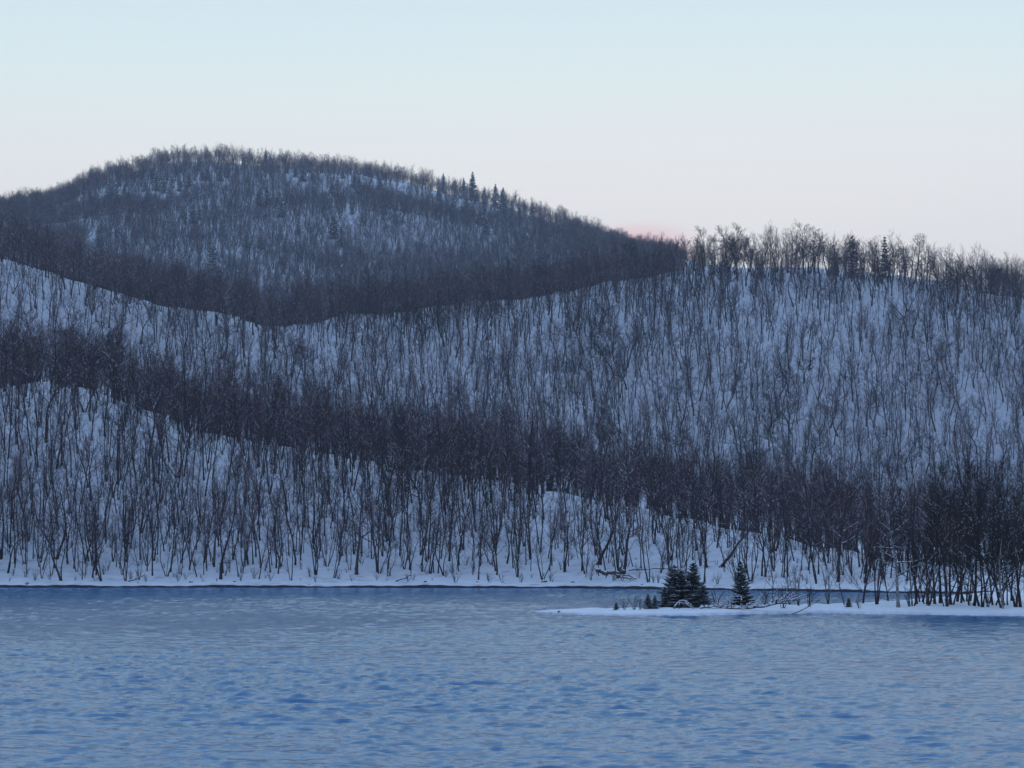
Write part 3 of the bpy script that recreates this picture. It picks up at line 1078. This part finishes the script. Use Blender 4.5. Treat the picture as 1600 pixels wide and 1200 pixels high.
for i, (u, y, hp, hill) in enumerate(CON):
    if hill == 'E':
        d = hill_point(u, y, float(R_D(np.array([u]))[0]) + 80, 1610)
        zn = ('on the far hill skyline right of its summit' if u > 680 and y < 350 else 'close under the far hill summit' if y < 305 else
              'at the foot of the far hill' if y > 395 else 'halfway down the far hill')
        ZN[zn] = ZN.get(zn, 0) + 1
        lab = 'snow-dusted conifer %s, %s from the left' % (zn, ordinal(ZN[zn]))
        FARCON.append((u, d))
        grp = 'conifers on the far hill'
        tri = PROTO['snowy_conifer'][i % 3]
    elif hill == 'D':
        d = float(R_D(np.array([u]))[0]) - 4
        lab = {1335: 'dark narrow conifer among bare trees on the open ridge, middle of three', 1386: 'dark pointed conifer on the open ridge, rightmost of three',
               1306: 'short dark conifer on the open ridge, leftmost of three'}[u]
        grp = 'conifers on the ridge'
        tri = PROTO['ridge_conifer'][i % 3]
    else:
        d = hill_point(u, y, float(SHORE(np.array([u]))[0] + W_A(np.array([u]))[0]) + 90, 720)
        lab = {434: 'snowy conifer poking out of the dark wood below the hollow on the left', 902: 'slanting snowy conifer in the dark wood above the driftwood',
               530: 'small snowy conifer in the dark wood left of centre'}[u]
        grp = 'conifers in the dark wood'
        tri = PROTO['snowy_conifer'][i % 3]
    h = hp / F * d * 1.15
    base = 11.0
    o = place('conifer_tree', tri, on_hill(u, d), rr.uniform(0, 6), h / base, (0, -.1 if u == 902 else 0))
    tag(o, lab, 'conifer', grp)

# ------------------------------------------------------------------ the woods behind: too many to count, one mass for each hill
PCOL = bpy.data.collections.new('tree_kinds')
KEYS = []
for s in ('slender', 'forked', 'clump', 'broad', 'bushy', 'oak', 'frosted', 'shrub'):
    for i, me in enumerate(COMBO[s]):
        o = bpy.data.objects.new('kind_%02d' % len(KEYS), me)
        PCOL.objects.link(o)
        KEYS.append(s)


def gn_group():
    ng = bpy.data.node_groups.new('scatter_trees', 'GeometryNodeTree')
    ng.interface.new_socket('Geometry', in_out='INPUT', socket_type='NodeSocketGeometry')
    ng.interface.new_socket('Geometry', in_out='OUTPUT', socket_type='NodeSocketGeometry')
    N = ng.nodes
    gi, go = N.new('NodeGroupInput'), N.new('NodeGroupOutput')
    ci = N.new('GeometryNodeCollectionInfo')
    ci.inputs['Collection'].default_value = PCOL
    ci.inputs['Separate Children'].default_value = True
    ci.inputs['Reset Children'].default_value = True
    iop = N.new('GeometryNodeInstanceOnPoints')
    iop.inputs['Pick Instance'].default_value = True

    def attr(nm, ty):
        a = N.new('GeometryNodeInputNamedAttribute')
        a.data_type = ty
        a.inputs['Name'].default_value = nm
        return a.outputs['Attribute']
    L = ng.links
    L.new(gi.outputs[0], iop.inputs['Points'])
    L.new(ci.outputs[0], iop.inputs['Instance'])
    L.new(attr('kind_index', 'INT'), iop.inputs['Instance Index'])
    er = N.new('FunctionNodeEulerToRotation')
    L.new(attr('turn', 'FLOAT_VECTOR'), er.inputs[0])
    L.new(er.outputs[0], iop.inputs['Rotation'])
    L.new(attr('size', 'FLOAT'), iop.inputs['Scale'])
    L.new(iop.outputs[0], go.inputs[0])
    return ng


GN = gn_group()


def scatter(name, label, U, D, mix, smin, smax, cat='wood'):
    n = len(U)
    Z = height(U, D) - .15
    V = np.stack([xw(U, D), D, Z], -1)
    me = bpy.data.meshes.new(name)
    me.vertices.add(n)
    me.vertices.foreach_set('co', V.astype(np.float32).ravel())
    idxs = {s: [i for i, k in enumerate(KEYS) if k == s] for s in set(KEYS)}
    names = list(mix)
    p = np.array([mix[k] for k in names], float)
    ch = RNG.choice(len(names), n, p=p / p.sum())
    ki = np.array([idxs[names[c]][RNG.integers(len(idxs[names[c]]))] for c in ch], dtype=np.int32)
    a = me.attributes.new('kind_index', 'INT', 'POINT')
    a.data.foreach_set('value', ki)
    a = me.attributes.new('size', 'FLOAT', 'POINT')
    a.data.foreach_set('value', RNG.uniform(smin, smax, n).astype(np.float32))
    a = me.attributes.new('turn', 'FLOAT_VECTOR', 'POINT')
    t = np.stack([RNG.normal(0, .06, n), RNG.normal(0, .06, n), RNG.uniform(0, 6.28, n)], -1).astype(np.float32)
    a.data.foreach_set('vector', t.ravel())
    o = link(bpy.data.objects.new(name, me))
    md = o.modifiers.new('trees', 'NODES')
    md.node_group = GN
    tag(o, label, cat, None, 'stuff')
    return o


def sample(n, u0, u1, dlo, dhi, keep=None):
    """about n points, spread like trees that compete for room: one to a jittered cell"""
    uu = np.linspace(u0, u1, 60)
    lo, hi = dlo(uu), dhi(uu)
    area = float(np.sum((hi ** 2 - lo ** 2) / 2 / F) * (u1 - u0) / len(uu))
    kf = 1.0
    if keep is not None:
        gu = RNG.uniform(u0, u1, 4000)
        l, h = dlo(gu), dhi(gu)
        kf = float(np.mean(np.clip(keep(gu, l + (h - l) * RNG.random(4000)), 0, 1)))
    a = math.sqrt(area * kf / n)
    xm = max(abs(u0 - 800), abs(u1 - 800)) / F * hi.max()
    gx, gd = np.meshgrid(np.arange(-xm, xm, a), np.arange(lo.min() - a, hi.max() + a, a))
    gx = (gx + RNG.uniform(-.55, .55, gx.shape) * a).ravel()
    gd = (gd + RNG.uniform(-.55, .55, gd.shape) * a).ravel()
    u = gx / gd * F + 800
    k = (u > u0) & (u < u1) & (gd > dlo(u)) & (gd < dhi(u))
    if keep is not None:
        k &= RNG.random(len(u)) < keep(u, gd)
    return u[k], gd[k]


crestA = lambda u: SHORE(u) + W_A(u)
patch = lambda u, d: .5 + .5 * np.sin(xw(u, d) * .05 + 1.3 * np.sin(d * .03)) * np.sin(d * .06 + 1.7 * np.sin(xw(u, d) * .023))
# thin young stems filling the near slope
U, D = sample(1150, -250, 1500, lambda u: SHORE(u) + 10, lambda u: crestA(u) + 5, lambda u, d: (.6 + .4 * patch(u, d)) * np.where(u > 850, .5, 1))
scatter('near_wood', 'thin young bare stems scattered between the larger trees of the near slope', U, D, dict(slender=7, forked=2, clump=1), .4, .95)
U, D = sample(900, -200, 1500, lambda u: SHORE(u) + 2.5, lambda u: crestA(u) + 3)
scatter('undergrowth', 'low leafless shrubs in the snow of the near slope', U, D, dict(shrub=1), .2, .8, 'undergrowth')
# the dark wood right behind the near crest
U, D = sample(1000, -300, 1900, lambda u: crestA(u) + 1, lambda u: crestA(u) + 85 + 0 * u)
scatter('crest_wood', 'dense dark wood of snow-flecked crowns behind the near crest', U, D, dict(broad=6, bushy=3, oak=1, slender=1.0, frosted=2.4), .55, 1.08)
# the middle hill
U, D = sample(4600, -250, 1850, lambda u: 622 + 0 * u, lambda u: R_D(u) + 4, lambda u, d: .75 + .25 * patch(u, d))
scatter('middle_wood', 'bare wood covering the snowy middle hill', U, D, dict(slender=9, forked=3, broad=2, bushy=1, oak=1, clump=1), .4, 1.12)
edge = lambda u: np.clip((1040 - u) / 70, 0, 1) + np.clip((u - 1500) / 40, 0, 1)
U, D = sample(750, -250, 1850, lambda u: R_D(u) + 6, lambda u: R_D(u) + 120, lambda u, d: edge(u))
scatter('hollow_wood', 'dark wood rising from the hollow behind the middle hill crest', U, D, dict(broad=5, bushy=3, frosted=2.5), .6, 1.2)
# the far hill
U, D = sample(20000, -200, 1110, lambda u: R_D(u) + 110, lambda u: 1625 + 0 * u, lambda u, d: (.88 + .12 * patch(u, d)) * np.clip((1075 - u) / 60, 0, 1) * np.where(d > 1470, .5, np.where(d < R_D(u) + 280, .55, 1)))
hid = np.zeros(len(U), bool)
for cu, cd in FARCON:
    hid |= (np.abs(xw(U, D) - xw(cu, cd)) < 3.5) & (D < cd + 1) & (D > cd - 26)
scatter('far_wood', 'dense bare wood covering the far rounded hill', U[~hid], D[~hid], dict(slender=4, forked=2, broad=5, bushy=4, frosted=2.0), .45, 1.0)

# ------------------------------------------------------------------ the air
HZ = 6200.0
b0, b1 = Vector((-9100, -9100, -4)), Vector((9100, 9100, 330))
hv = [(x, y, z) for x in (b0.x, b1.x) for y in (b0.y, b1.y) for z in (b0.z, b1.z)]
hf = [(0, 1, 3, 2), (4, 6, 7, 5), (0, 4, 5, 1), (2, 3, 7, 6), (0, 2, 6, 4), (1, 5, 7, 3)]
hm = bpy.data.materials.new('haze')
hm.use_nodes = True
ht = hm.node_tree
ht.nodes.remove(ht.nodes['Principled BSDF'])
pv = ht.nodes.new('ShaderNodeVolumePrincipled')
pv.inputs['Color'].default_value = (.72, .80, .95, 1)
pv.inputs['Density'].default_value = .00019
pv.inputs['Anisotropy'].default_value = .2
ht.links.new(pv.outputs[0], ht.nodes['Material Output'].inputs['Volume'])
ho = link(bpy.data.objects.new('haze', mesh_np('haze', hv, hf, [hm])))
tag(ho, 'thin bluish evening haze lying over the lake and hills', 'haze', None, 'stuff')

# things that would share a label are told apart by their place in the row
same = {}
for o in COL.objects:
    if o.parent is None and o.get('label') and o.get('category') == 'tree':
        same.setdefault(o['label'], []).append(o)
for lab, obs in same.items():
    if len(obs) > 1:
        obs.sort(key=lambda o: o.location.x / o.location.y)
        for i, o in enumerate(obs):
            if len((lab + ' two words').split()) > 16:
                lab = lab.replace('bare tree', 'tree').replace('halfway up the', 'on the mid')
            o['label'] = lab + ', ' + (('left one', 'right one')[i] if len(obs) == 2 else ordinal(i + 1) + ' rightward')
